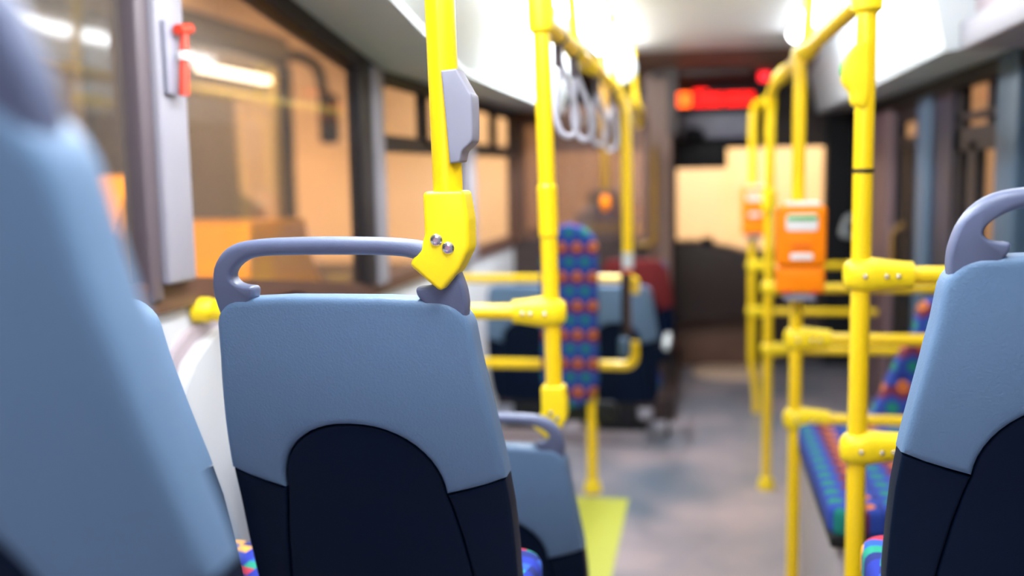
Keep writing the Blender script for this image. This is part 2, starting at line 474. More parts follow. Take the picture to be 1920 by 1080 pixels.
side_window('window_6', XR, [(4.28, 1.0), (5.1, 1.0), (5.1, 1.97), (4.28, 1.97)], [(4.28, 5.1, 1.66, 1.765), (4.5, 4.56, 1.76, 1.97), (4.3, 5.1, 1.80, 1.83), (4.72, 4.84, 1.0, 1.7), (5.0, 5.1, 1.0, 1.97)], M['pane_r'], 'right window with dark bars above the right seat', -1)
side_window('window_7', XR, [(YB, 1.0), (4.05, 1.0), (4.05, 1.97), (YB, 1.97)], [(YB, 4.05, 1.68, 1.74)], M['pane_r'], 'rear right window outside the view', -1)
# passenger door on the right
b = new(); box(b, XR - .02, XR + .02, 5.85, 5.95, .02, 1.93); box(b, XR - .02, XR + .02, 6.42, 6.52, .02, 1.93); box(b, XR - .02, XR + .02, 5.95, 6.42, .02, .55); box(b, XR - .02, XR + .02, 5.95, 6.42, 1.70, 1.76); box(b, XR - .02, XR + .02, 5.95, 6.42, 1.85, 1.95); box(b, XR - .02, XR + .02, 6.14, 6.2, .5, 1.72)
d1 = struct('door_1', b, M['black'], label='glazed passenger door with dark frame on the right', cat='door')
b = new(); box(b, XR - .004, XR + .004, 5.95, 6.42, .55, 1.9); link('door_pane', b, M['pane_r'], d1)
b = new(); tube(b, fillet([(XR - .01, 6.3, .9), (XR - .07, 6.3, .95), (XR - .07, 6.3, 1.2), (XR - .01, 6.3, 1.25)], .04), .015); link('door_handle', b, M['yellow_shaded'], d1)
b = new(); box(b, XR - .06, XR + .02, 6.52, 7.45, .0, 1.95, .01); struct('trim_19', b, M['dusky'], label='pinkish panel behind the near right yellow pole', cat='panel')
b = new(); box(b, XR - .03, XR + .03, 7.45, YF, .0, 1.95); d2 = struct('door_2', b, M['black'], label='closed dark front door at the right', cat='door')
b = new(); tube(b, fillet([(XR - .02, 8.1, 1.22), (XR - .09, 8.08, 1.2), (XR - .13, 8.05, 1.07), (XR - .02, 8.1, 1.06)], .03), .022); link('door_handle', b, M['cove'], d2)
b = new(); box(b, .97, XR, YF - .12, YF + .05, .0, 2.0); struct('trim_20', b, M['black'], label='black front corner post right of the windscreen', cat='pillar')

# front: windscreen, header, bulkhead
b = new(); box(b, XL, XR, YF, YF + .06, 1.76, 2.4); box(b, XL, XR, YF, YF + .06, 0, .93); box(b, -.32, -.2, YF - .02, YF + .06, .93, 1.76)
struct('wall_front', b, M['darkbrown'], label='dark front wall around the windscreen', cat='wall')
b = new(); box(b, -.2, 1.0, YF + .02, YF + .03, .93, 1.78); box(b, XL, -.32, YF + .02, YF + .03, .93, 1.78)
struct('window_8', b, M['pane_r'], label='bright windscreen at the front of the bus', cat='window')
b = new(); box(b, -.36, .36, 7.5, 7.62, 2.265, 2.335, .01); struct('trim_23', b, M['darkbrown'], label='dark strip across the brown front ceiling', cat='trim')
b = new(); box(b, -.42, -.22, 7.55, 7.62, 0, 2.3); struct('trim_21', b, M['post'], label='pinkish post beside the windscreen', cat='pillar')
b = new(); box(b, -.24, -.17, 7.4, 7.5, 1.85, 2.33); struct('trim_22', b, M['darkbrown'], label='dark post beside the red display', cat='pillar')

# ------------------------------------------------------------------ exterior
struct('ground_outside', box(new(), -30, 30, -12, 40, -.5, -.42), M['asphalt'], label='dark asphalt outside', cat='ground')
struct('wall_outside_left', box(new(), -11.3, -11, 2, 34, -.42, 9), M['plaster'], label='pale building wall lit orange outside the left windows', cat='building wall')
struct('wall_outside_front', box(new(), -11, 9, 22, 22.3, -.42, 9), M['plaster'], label='pale building wall lit by lamps ahead of the bus', cat='building wall')
struct('wall_outside_right', box(new(), 3.2, 3.5, -4, 21.9, -.42, 9), M['plaster'], label='pale building wall lit orange outside the right windows', cat='building wall')

# parked bus outside the left windows
pb = thing('parked_bus', (-5.4, 5.0, -.42), 'dark parked bus outside the left windows, with a glowing bar and yellow rails inside', 'bus')
bx0, bx1, by0, by1, bz0, bz1 = -6.6, -4.3, -1.5, 10.2, .95, 2.75
b = new()
box(b, bx0, bx1, by0, by1, -.1, bz0); box(b, bx0, bx1, by0, by1, bz1, 3.05, .06)
for y in (-1.5, .6, 2.6, 4.6, 6.6): box(b, bx1 - .08, bx1, y, y + .34, bz0, bz1)
box(b, bx1 - .1, bx1, by1 - .16, by1, bz0, bz1)
box(b, bx0, bx0 + .08, by0, by1, bz0, bz1); box(b, bx0, bx1, by0, by0 + .08, bz0, bz1)
prism(b, [(bx0, bz0), (-4.62, bz0), (-4.66, 1.25), (-4.93, 1.42), (-4.96, 2.42), (-4.6, 2.46), (bx1, 2.5), (bx1, bz1), (bx0, bz1)], lambda a, z, t: (a, by1 - .1 + .08 * t, z))
link('body', b, M['busbody'], pb)
for y in (.6, 8.0):
    b = new(); tube(b, [(bx1 - .3, y, .08), (bx1 + .02, y, .08)], .48, 32); link('wheel', b, M['black'], pb)
b = new(); box(b, bx1 - .05, bx1 - .04, by0, by1, bz0, bz1); link('side_glass', b, M['pane_r'], pb)
b = new(); box(b, bx0 + .1, bx1 - .1, by1 - .01, by1, bz0, bz1); link('windscreen', b, M['pane_r'], pb)
b = new(); tube(b, [(-4.55, 1, 2.42), (-4.55, 10.0, 2.42)], .032); link('handrail', b, M['yellow'], pb)
b = new(); tube(b, [(-4.4, 9.95, .5), (-4.4, 9.95, 2.7)], .04); link('handrail', b, M['yellow'], pb)
b = new(); box(b, -4.5, -4.4, 8.5, 9.9, 2.56, 2.62, .01); link('glow_bar', b, M['tube'], pb)  # emissive bar behind the parked bus side glass
b = new(); tube(b, fillet([(-4.75, 10.1, 2.85), (-4.5, 10.5, 2.95), (-4.2, 10.7, 2.85), (-4.12, 10.75, 2.3)], .3), .06); link('mirror_arm', b, M['black'], pb)
b = new(); box(b, -4.22, -4.0, 10.68, 10.82, 1.95, 2.5, .05); link('mirror', b, M['black'], pb)

# orange machine with a bent arm beyond the rear left window
mc = thing('excavator', (-2.6, 4.8, -.42), 'bright orange machine with a bent arm, outside the rear left window', 'machine')
b = new(); prism(b, [(3.88, 1.36), (4.08, 1.60), (4.20, 1.62), (4.34, 1.56), (4.36, 1.0), (4.18, 1.0), (4.17, 1.50), (4.10, 1.49), (3.95, 1.33)], lambda a, z, t: (-2.72 + .22 * t, a, z))
link('boom', b, M['machine'], mc)
b = new(); prism(b, [(4.55, .85), (5.5, .85), (5.5, 1.0), (5.36, 1.2), (5.32, 1.36), (4.62, 1.37)], lambda a, z, t: (-3.0 + .8 * t, a, z))
link('engine_cover', b, M['machine'], mc)
b = new(); box(b, -3.1, -2.1, 4.0, 5.9, .2, .85, .03); link('undercarriage', b, M['machine_dark'], mc)
for x0, x1 in ((-3.15, -2.9), (-2.3, -2.05)):
    b = new(); box(b, x0, x1, 3.7, 6.2, -.42, .2, .15); link('track', b, M['black'], mc)

# ------------------------------------------------------------------ seats
def seat_y(x, z): return -.30 + (.87 - z) * .32 + .028 * (x / .24) ** 2 - .012 * math.sin(max(0, min(1, (z - .5) / .37)) * PI)
def seat_deform(dy=0):
    return lambda x, y, z: (x, seat_y(x, z) + dy + y, z)

def mirror(pts): return pts + [(-x, z) for x, z in reversed(pts) if abs(x) > 1e-6]

def half_shell():
    top = [(0, .882), (.08, .8815), (.150, .877)]
    top += [(.158 + .0545 * math.sin(a), .8225 + .0545 * math.cos(a)) for a in [i / 7 * PI / 2 for i in range(1, 8)]]
    top += [(.217, .78), (.223, .74), (.2285, .70), (.234, .66), (.239, .62), (.243, .585), (.2445, .565)]
    arch = [(.2445 - (.2445 - .144) * t, .565 - .030 * t ** .8) for t in (.33, .66, 1)]
    arch += [(.144 * math.cos(a) ** .92, .535 + .131 * math.sin(a)) for a in [i / 12 * PI / 2 for i in range(1, 12)]]
    arch += [(0, .666)]
    return top + arch

def make_seat(with_handle=True, fabric='fabric', shell='shell'):
    root = thing('bus_seat', (0, 0, 0), '', 'seat', 'bus seats')
    h = half_shell(); pts = h + [(-x, z) for x, z in reversed(h[1:-1])]
    link('back_shell', slab(new(), pts, .065, .012, seat_deform()), M[shell], root, 40)
    # wings (navy) left and right of the arch
    for s in (1, -1):
        w = [(.243, .562), (.2465, .50), (.248, .42), (.2475, .34), (.243, .26), (.231, .19), (.209, .165), (.186, .16), (.185, .22), (.180, .30), (.172, .37), (.161, .45), (.1495, .51), (.1445, .532), (.176, .540), (.21, .551)]
        link('lower_wing', slab(new(), [(x * s, z) for x, z in w], .056, .006, seat_deform(.006)), M['navy'], root, 40)
    c = [(.1825, .163), (.1825, .22), (.1775, .30), (.1695, .37), (.1585, .45), (.147, .51), (.1415, .535)]
    c += [(.1415 * math.cos(a) ** .92, .535 + .128 * math.sin(a)) for a in [i / 12 * PI / 2 for i in range(1, 12)]] + [(0, .663)]
    cp = c + [(-x, z) for x, z in reversed(c[:-1])]
    link('arch_panel', slab(new(), cp, .05, .005, seat_deform(.010)), M['navy'], root, 40)
    bc = rrect(-.165, .165, .32, .80, .05)
    link('back_cushion', slab(new(), bc, .04, .006, lambda x, y, z: (x, seat_y(x, z) * .6 + .4 * seat_y(.12, z) + .06 + y, z), rb=.025), M[fabric], root, 40)
    sc = rrect(-.25, .25, -.03, .20, .05)
    link('seat_cushion', slab(new(), sc, .075, .025, lambda x, y, z: (x, z, .285 + .02 * (z + .085) / .285 - y), rb=.02), M[fabric], root, 40)
    link('seat_pan', slab(new(), rrect(-.235, .235, -.03, .18, .05), .035, .008, lambda x, y, z: (x, z, .215 - y)), M['navy'], root, 40)
    b = new(); box(b, -.11, .11, -.06, .12, .012, .19, .01); box(b, -.17, .17, -.08, .15, 0, .014, .004)
    link('pedestal', b, M['black'], root)
    if with_handle:
        k = .00083
        L = [(424, 618), (408, 612), (400, 598), (396, 570), (398, 540), (409, 503), (431, 473), (466, 455), (520, 447.5), (580, 445), (642, 444)]
        W_ = lambda x, y: ((x - 642) * k * 1.02, .977 - (y - 444) * k)
        out = [W_(*p) for p in L]
        out = out + [(-x, z) for x, z in reversed(out[:-1])]
        I = [(642, 477.5), (580, 478), (520, 480), (485, 486), (460, 499), (445, 514), (443, 526), (453, 535), (468, 538.5), (482, 540), (485, 550), (478, 566), (450, 600)]
        inn = [W_(*p) for p in I]
        innr = [(-x, z) for x, z in reversed(inn[1:])]
        sp = smooth_poly(out + innr + inn, 3)
        z0 = W_(0, 500)[1]
        def hd(x, y, z):
            zz = min(z, .882); t = max(0, min(1, (z - .84) / .09))
            return (x, seat_y(x, zz) - (z - zz) * .2 + .007 - .012 * t + y, z)
        def rf(x, z): return max(.42, min(1, .42 + (z - z0) / .02 * .58)) if z < z0 + .02 else 1
        g = link('grab_handle', slab(new(), sp, .038, .0132, hd, step=.03, arc=5, rf=rf), M['handle'], root, 50)
    else:
        for s in (1,):
            tip = [(.190, .822), (.207, .826), (.205, .845), (.195, .862), (.178, .872), (.160, .875), (.160, .866), (.178, .858), (.188, .842)]
            link('corner_cap', slab(new(), smooth_poly([(x * s, z) for x, z in tip], 3), .02, .003, seat_deform(-.003), step=.03), M['handle'], root, 50)
    return root

seat = make_seat()
plain = make_seat(False)
red = make_seat(False, 'red_seat', 'red_seat')

def put(o, loc, label, first=[]):
    c = copy_tree(o) if o in first else o
    first.append(o)
    c.location = loc; c['label'] = label
    return c  # noqa
S0 = Vector((-.5615, 1.75, .53))
put(seat, S0, 'grey and navy seat back in sharp focus, thick yellow pole clamped to its handle')
fg = put(seat, S0 + Vector((-.004, -1.02, .245)), 'large blurred seat back filling the left edge, nearest the viewer')
fg.rotation_euler.z = .056
put(seat, S0 + Vector((.004, 1.05, -.53)), 'low seat whose handle holds the second yellow pole, ahead of the central seat')
put(seat, (.549, 1.75, .595), 'blue seat back cut off by the right edge of the picture')
wall_seat = put(plain, S0 + Vector((-.520, -.04, 0)), 'seat without a top handle at the left wall, mostly hidden by the nearest seat')
wall_seat.scale.x = .955
put(plain, S0 + Vector((-.5, 1.03, -.53)), 'dark seat seen through the gap between the central seat and the wall seat')
put(plain, (-.47, 5.8, .08), 'blurred blue grey seat beyond the patterned padded rest, right of the pad')
put(plain, (-1.0, 5.8, .08), 'blurred grey seat at the left wall behind two yellow bars')
put(red, (-.42, 6.75, .14), 'dark red seat back beyond the blue grey seats')
# small platforms carry the far seats
struct('floor_step', box(new(), XL, -.3, 5.68, 6.3, 0, .08), M['floor'], label='low floor step under the far seats', cat='floor')
struct('floor_cab', box(new(), XL, -.16, 6.3, YF, 0, .14), M['darkbrown'], label='raised dark floor of the driver area', cat='floor')

# armrest of the far seats
ar = thing('armrest', (-.195, 5.95, 0), 'pale folding armrest beside the far blue grey seat', 'armrest')
b = new(); box(b, -.215, -.175, 5.7, 6.1, .56, .61, .018); link('pad', b, M['cove'], ar)
b = new(); box(b, -.2, -.185, 5.95, 6.05, 0, .57); link('post', b, M['black'], ar)
b = new(); box(b, -.178, -.16, 5.9, 6.05, .4, .57); link('bracket', b, M['black'], ar)

# ------------------------------------------------------------------ yellow tubes
PR = .0225
def joint_t(bm, c, d, length=.10, r=.034, back=.034):
    """T clamp: a swollen body round an upright pole at c that tapers onto a bar leaving along d"""
    c = Vector(c); d = Vector(d).normalized(); side = d.cross(Vector((0, 0, 1))).normalized(); up = Vector((0, 0, 1))
    prof = [(-back, .30), (-back * .92, .62), (-back * .7, .86), (-back * .3, .99), (0, 1.04), (.02, 1.05), (.035, 1.0), (.06, .90), (length * .85, .80), (length, .76), (length, .66)]
    return loft(bm, [(c + d * t, side * r * k, up * r * 1.08 * k) for t, k in prof], 28, 2.5)

def bar(bm, a, c, r=.02): return tube(bm, [a, c], r)

def collar(bm, c, r=.031, h=.06):
    c = Vector(c)
    return tube(bm, [c + Vector((0, 0, t)) for t in (-h / 2, -h / 2 + .004, 0, h / 2 - .004, h / 2)], [PR + .002, r * .96, r, r * .96, PR + .002], 24)

def flange(bm, c, z):
    return tube(bm, [(c[0], c[1], z - .03), (c[0], c[1], z - .025), (c[0], c[1], z - .006), (c[0], c[1], z)], [PR + .002, .045, .05, .05], 24)

def elbow(parent, px, Y, depth=.056):
    """clamp that folds from the pole end down onto the seat handle; px = outline (x,z)"""
    e = link('elbow_clamp', slab(new(), px, depth, .0068, lambda x, y, z: (x, Y + y, z), step=.05, arc=5), M['yellow_joint'], parent, 50)
    return e

# pole on the central seat
p1 = thing('seat_pole', (-.375, 1.465, 1.44), 'thick yellow pole in focus rising from the central seat, with grey button box', 'pole', 'yellow poles')
b = new(); tube(b, [(-.375, 1.465, 1.50), (-.3755, 1.465, 1.58), (-.391, 1.465, 2.395)], PR, 32); link('tube', b, M['yellow'], p1)
def el_outline(cx, cz):
    # outline of the clamp about the pole end, metres
    P = [(-.0325, .068, .008), (.0305, .069, .008), (.0372, .025, .03), (.037, -.018, .03), (.020, -.050, .03), (-.0085, -.083, .0095), (-.0575, -.041, .0095), (-.037, -.014, .02), (-.0315, .004, .02)]
    P = fil2(P)
    return [(cx + x, cz + z) for x, z in P]
e = elbow(p1, el_outline(-.3755, 1.505), 1.437)
for x, z in ((-.3885, 1.501), (-.3705, 1.489)):
    link('screw', screw(new(), (x, 1.437, z), .0098), M['chrome'], e)
b = new(); slab(b, smooth_poly([(-.3745, 1.749), (-.351, 1.751), (-.346, 1.741), (-.333, 1.718), (-.329, 1.708), (-.329, 1.655), (-.333, 1.643), (-.345, 1.632), (-.348, 1.622), (-.351, 1.616), (-.3645, 1.614), (-.369, 1.68)], 4, sharp=(0, 1, 10)), .05, .003, lambda x, y, z: (x, 1.436 + y, z), step=.05); link('button_box', b, M['housing'], p1)
b = new(); flange(b, (-.391, 1.465), 2.4); link('ceiling_flange', b, M['yellow_joint'], p1)

# pole on the second seat + cross bar to the wall
p2 = thing('seat_pole', (-.39, 2.62, .9), 'yellow pole clamped to the low second seat, with a cross bar to the left wall', 'pole', 'yellow poles')
def p2x(z): return -.387 + (z - .92) / (2.01 - .92) * -.024
b = new(); tube(b, [(p2x(1.0), 2.62, 1.0), (p2x(2.4), 2.62, 2.398)], PR, 32); link('tube', b, M['yellow'], p2)
b = new(); tube(b, [(p2x(z), 2.62, z) for z in (1.425, 1.43, 1.5, 1.56, 1.565)], [PR, PR + .004, PR + .004, PR + .004, PR], 32); link('sleeve', b, M['yellow'], p2)
e = elbow(p2, el_outline(-.390, .957), 2.592)
for x, z in ((-.395, .954), (-.378, .940)):
    link('screw', screw(new(), (x, 2.592, z), .0075), M['chrome'], e)
b = new(); bar(b, (p2x(1.225), 2.62, 1.225), (XL + .01, 2.41, 1.252), .0215); link('cross_bar', b, M['yellow'], p2)
b = new(); joint_t(b, (p2x(1.225), 2.62, 1.225), (-.92, -.21, .027), .105, .037, .04); j = link('tee_clamp', b, M['yellow_joint'], p2)
for dx in (-.012, -.05, -.07):
    link('screw', screw(new(), (p2x(1.225) + dx, 2.62 - (.0405 if dx > -.02 else .0365) + dx * .228, 1.225 - dx * .03), .006), M['chrome'], j)
b = new(); tube(b, [(XL + .0, 2.41, 1.252), (XL + .04, 2.419, 1.251), (XL + .05, 2.421, 1.251), (XL + .055, 2.422, 1.2505), (XL + .085, 2.43, 1.249), (XL + .1, 2.433, 1.249)], [.033, .033, .027, .03, .03, .024], 24); link('wall_bracket', b, M['yellow_joint'], p2)
b = new(); tube(b, [(p2x(z), 2.62, z) for z in (1.955, 1.965, 2.0, 2.05, 2.06)], [PR, .034, .036, .036, PR], 28); link('rail_collar', b, M['yellow_joint'], p2)

# left overhead rail
RX = -.41
lr = thing('overhead_rail', (RX, 2.62, 1.99), 'long yellow overhead rail on the left, hung with grey strap loops', 'handrail')
b = new(); tube(b, fillet([(RX, 2.6, 1.99), (RX, 6.9, 1.99), (RX - .02, 7.05, 1.9), (RX - .02, 7.1, 1.75)], .12), .0255, 24); link('tube', b, M['yellow'], lr)
for y in (3.35, 4.9, 6.5):
    b = new(); tube(b, [(RX, y, 1.99), (RX - .03, y, 2.398)], .018); link('hanger', b, M['yellow'], lr)
    b = new(); tube(b, [(RX, y - .045, 1.99), (RX, y - .035, 1.99), (RX, y + .035, 1.99), (RX, y + .045, 1.99)], [.026, .034, .034, .026]); link('clamp', b, M['yellow_joint'], lr)
for y in (3.75, 5.0):
    b = new(); tube(b, [(RX, y - .06, 1.99), (RX, y - .05, 1.99), (RX, y + .05, 1.99), (RX, y + .06, 1.99)], [.026, .034, .034, .026]); link('clamp', b, M['yellow_joint'], lr)

def strap(y, rz, sway, label, drop=.29):
    t = thing('strap_hanger', (RX, y, 1.99), label, 'strap', 'grey strap loops')
    ca, sa = math.cos(rz), math.sin(rz)
    def W(u, z): return (RX + u * ca + sway * (1.99 - z) * .8, y + u * sa, z)
    b = new(); tube(b, [(RX, y - .018, 1.99), (RX, y + .018, 1.99)], .028, 20); box(b, RX - .012, RX + .012, y - .014, y + .014, 1.90, 1.97, .003); link('clip', b, M['clip'], t)
    pts = []; n = 40; top = 1.905; H = drop - .085
    for i in range(n):
        a = 2 * PI * i / n
        q = (1 - math.cos(a)) / 2          # 0 top .. 1 bottom
        w = .040 * math.sin(a) * (.12 + .88 * q ** .9) * 1.12
        pts.append(W(w, top - H * q))
    b = new(); tube(b, pts, .0085, 12, closed=True); link('loop', b, M['strap'], t)
    return t
strap(2.93, .35, .12, 'grey strap loop hanging nearest the second yellow pole')
strap(3.28, -.2, .16, 'grey strap loop hanging second from the second yellow pole')
strap(4.0, .2, .05, 'grey strap loop hanging third along the left overhead rail, apart from the first two')
strap(4.75, .3, -.05, 'grey strap loop half hidden behind the far yellow pole, last along the left overhead rail', .30)

# far left pole and the padded wheelchair rest with its bars
YP = 4.80
p3 = thing('rail_pole', (-.36, YP, .7), 'blurred yellow pole hanging from the left overhead rail beside the patterned pad', 'pole', 'yellow poles')
b = new(); tube(b, [(RX, YP, 1.985), (-.352, YP, 1.9), (-.346, YP, 1.2)], .024); link('tube', b, M['yellow'], p3)
b = new(); tube(b, [(-.346, YP, 1.13), (-.346, YP, 1.205)], .027); link('white_sleeve', b, M['cove'], p3)
b = new(); tube(b, [(-.346, YP, 1.105), (-.346, YP, 1.135)], .022); link('red_ring', b, M['red'], p3)
b = new(); tube(b, [(-.346, YP, .72), (-.346, YP, 1.11)], .014); link('lower_rod', b, M['sill'], p3)
b = new(); box(b, -.378, -.352, YP - .04, YP - .015, .78, 1.11, .008); link('belt', b, M['black'], p3)
b = new(); box(b, -.39, -.33, YP - .06, YP + .01, .70, .80, .02); link('buckle', b, M['pillar_blue'], p3)

wr = thing('padded_rest', (-.55, 4.8, 0), 'tall narrow patterned upright pad on a yellow post, for wheelchair users', 'backrest')
b = new(); slab(b, rrect(-.77, -.49, .44, 1.345, .135, 8), .07, .02, lambda x, y, z: (x, 4.76 + y, z), step=.08); link('pad', b, M['pad'], wr)
b = new(); tube(b, [(-.53, 4.835, .0), (-.53, 4.835, .55)], .026); link('post', b, M['yellow'], wr)
b = new(); tube(b, [(-.53, 4.835, .0), (-.53, 4.835, .012), (-.53, 4.835, .05), (-.53, 4.835, .06)], [.045, .045, .036, .027]); link('foot', b, M['yellow_joint'], wr)
b = new(); slab(b, rrect(-.76, -.40, .36, .46, .04), .05, .01, lambda x, y, z: (x, 4.82 + y, z), step=0); link('bracket', b, M['black'], wr)
b = new(); tube(b, fillet([(XL + .0, 4.86, 1.07), (-.33, 4.86, 1.07), (-.315, 4.86, 1.06), (-.315, 4.86, 1.0)], .03), .021); link('upper_bar', b, M['yellow'], wr)
b = new(); tube(b, fillet([(XL + .0, 4.86, .64), (-.32, 4.86, .64), (-.32, 4.86, .76)], .07), .024); link('lower_bar', b, M['yellow'], wr)

# right poles
def right_pole(x, y, z0, z1, label, bars, top=None, w=PR, lean=0):
    t = thing('stanchion', (x, y, z0), label, 'pole', 'yellow poles')
    b = new(); tube(b, [(x, y, z0), (x + lean, y, z1)], w, 28); link('tube', b, M['yellow'], t)
    b = new(); tube(b, [(x, y, z0), (x, y, z0 + .012), (x, y, z0 + .05), (x, y, z0 + .06)], [.042, .042, .034, w], 24); link('foot', b, M['yellow_joint'], t)
    for z, x1, dz, rr in bars:
        b = new(); bar(b, (x, y, z), (x1, y, z + dz), .021); link('cross_bar', b, M['yellow'], t)
        b = new(); joint_t(b, (x, y, z), (x1 - x, 0, dz), .115 * rr, .037 * rr, .04 * rr); j = link('tee_clamp', b, M['yellow_joint'], t)
        if rr >= 1:
            for dx in (.0, .048, .075):
                link('screw', screw(new(), (x + dx + .004, y - (.0395 if dx < .02 else .0365 if dx < .06 else .0325), z), .006), M['chrome'], j)
    return t
r1 = right_pole(.371, 2.45, 0, 2.398, 'thick yellow pole right of centre with a black ring and yellow button box', [(1.344, 1.17, 0, 1), (.925, 1.17, .06, 1)])
b = new(); tube(b, [(.371, 2.45, 1.583), (.371, 2.45, 1.593)], PR + .0015, 28); link('black_ring', b, M['black'], r1)
b = new(); tube(b, [(.371, 2.45, z) for z in (1.945, 1.955, 1.99, 2.03, 2.04)], [PR, .034, .036, .036, PR], 28); link('rail_collar', b, M['yellow_joint'], r1)
b = new(); slab(b, smooth_poly([(.365, 1.885), (.352, 1.882), (.330, 1.856), (.320, 1.835), (.318, 1.81), (.322, 1.79), (.337, 1.768), (.341, 1.745), (.352, 1.735), (.372, 1.738), (.378, 1.81), (.374, 1.87)], 3), .06, .008, lambda x, y, z: (x, 2.42 + y, z), step=.04); bb = link('button_box', b, M['yellow_joint'], r1)
b = new(); ball(b, (.319, 2.45, 1.822), .016, .35, 1, 1.1); link('stop_button', b, M['green'], bb)

r2 = right_pole(.331, 3.6, 0, 1.985, 'yellow pole carrying the large orange ticket validator', [(.997, 1.17, 0, 1.02), (.707, 1.17, 0, 1.02)])
r3 = right_pole(.326, 5.0, 0, 1.87, 'slim yellow pole with a curved top left of the large ticket validator', [(1.012, 1.17, 0, .85), (.707, 1.17, 0, .85)])
b = new(); collar(b, (.326, 5, 1.44), .036, .1); link('tee_collar', b, M['yellow_joint'], r3)
r4 = thing('stanchion', (.36, 6.6, 0), 'farthest yellow pole, bent near the floor, carrying the small ticket validator', 'pole', 'yellow poles')
b = new(); tube(b, fillet([(.362, 6.6, 0), (.362, 6.6, .14), (.328, 6.6, .33), (.322, 6.6, 1.88), (.33, 6.6, 1.99), (.40, 6.45, 2.02)], .09), .026, 24); link('tube', b, M['yellow'], r4)
for z in (.97, .67):
    b = new(); bar(b, (.326, 6.6, z), (1.1, 6.6, z), .021); link('cross_bar', b, M['yellow'], r4)
    b = new(); joint_t(b, (.326, 6.6, z), (1, 0, 0), .09, .035, .036); link('tee_clamp', b, M['yellow_joint'], r4)

rr_ = thing('overhead_rail', (.37, 2.45, 1.99), 'yellow overhead rail on the right, curving down onto slim poles', 'handrail')
b = new(); tube(b, fillet([(.371, 2.45, 1.99), (.35, 3.6, 1.99), (.335, 4.75, 1.99), (.327, 4.98, 1.95), (.326, 5.0, 1.86)], .16), .024, 24); link('tube', b, M['yellow'], rr_)
b = new(); tube(b, [(.352, 3.42, 1.99), (.351, 3.46, 1.995), (.35, 3.6, 1.998), (.348, 3.74, 1.995), (.347, 3.8, 1.99)], [.026, .036, .04, .036, .026], 24); link('tee_clamp', b, M['yellow_joint'], rr_)
b = new(); tube(b, [(.34, 4.3, 1.99), (.34, 4.36, 1.99), (.337, 4.6, 1.99), (.336, 4.66, 1.99)], [.025, .033, .033, .025], 24); link('sleeve', b, M['yellow_joint'], rr_)
b = new(); tube(b, [(.35, 3.6, 2.0), (.37, 3.6, 2.398)], .018); link('hanger', b, M['yellow'], rr_)
b = new(); box(b, .395, .41, 2.55, 2.9, 2.0, 2.01); 
b.free()

def validator(x, y, zt, label, k=1.0):
    t = thing('ticket_validator', (x, y, zt - .30), label, 'ticket machine', 'orange ticket validators')
    def D(yy): return lambda a, d, c: (a, yy + d, c)
    x0, x1 = x - .082 * k, x + .082 * k
    b = new(); slab(b, rrect(x0, x1, zt - .205, zt, .016), .10, .014, D(y - .13), step=0); bd = link('body', b, M['orange'], t)
    b = new(); slab(b, rrect(x0 + .002, x1 - .002, zt - .298, zt - .206, .012), .088, .012, D(y - .122), step=0); link('lower_cover', b, M['orange'], t)
    b = new(); slab(b, rrect(x0 + .03, x1 - .03, zt - .085, zt - .028, .012), .01, .003, D(y - .134), step=0); sc = link('screen_surround', b, M['label'], bd)
    b = new(); box(b, x0 + .034, x1 - .034, y - .137, y - .133, zt - .048, zt - .034); link('green_strip', b, M['green'], sc)
    b = new(); slab(b, rrect(x0 + .038, x1 - .038, zt - .15, zt - .095, .01), .012, .003, D(y - .133), step=0); pl = link('reader_plate', b, M['orange'], bd)
    b = new(); box(b, x - .03, x + .03, y - .1345, y - .129, zt - .142, zt - .128); link('ticket_slot', b, M['orange_dark'], bd)
    b = new(); slab(b, rrect(x - .037, x + .037, zt - .182, zt - .16, .006), .006, .002, D(y - .134), step=0); link('label_plate', b, M['label'], bd)
    b = new(); slab(b, rrect(x0 + .035, x1 - .02, zt - .003, zt + .012, .006), .08, .004, D(y - .12), step=0); link('top_cap', b, M['label'], bd)
    b = new(); box(b, x0 + .03, x1 - .03, y - .11, y - .027, zt - .325, zt - .298, .005); link('base_bracket', b, M['housing'], t)
    for s in (-1, 1):
        b = new(); box(b, x + s * .045 - .008, x + s * .045 + .008, y - .1245, y - .118, zt - .297, zt - .287); link('latch', b, M['red'], t)
    return t
validator(.333, 3.6, 1.47, 'large orange ticket validator with green strip, on the pole behind the front right pole')
validator(.333, 6.6, 1.475, 'smaller looking orange ticket validator farther down the aisle')

# bench on the right with patterned cushion
bn = thing('bench_seat', (.75, 3.05, 0), 'rear facing patterned bench on a pale box, behind the right yellow poles', 'seat')
b = new(); box(b, .36, 1.17, 2.64, 3.54, 0, .63, .012); link('box_base', b, M['grey_base'], bn)
b = new(); box(b, .6, 1.17, 3.54, 3.95, 0, .66, .012); link('back_support', b, M['grey_base'], bn)
b = new(); slab(b, rrect(.33, 1.17, 2.60, 3.50, .04), .08, .02, lambda x, y, z: (x, z, .72 - y), step=.1); link('seat_cushion', b, M['bench'], bn)
bk = [(.60, .70), (.63, .76), (.70, .90), (.755, .99), (.775, 1.06), (.80, 1.10), (.87, 1.12), (1.02, 1.12), (1.1, 1.08), (1.15, .9), (1.16, .70)]
b = new(); slab(b, smooth_poly(bk, 4, sharp=(0, 10)), .09, .025, lambda x, y, z: (x, 3.66 + (z - .7) * .32 + y, z), step=.08); link('backrest', b, M['pad'], bn)
b = new(); box(b, .335, 1.17, 2.61, 3.5, .61, .645, .006); link('seat_pan', b, M['black'], bn)

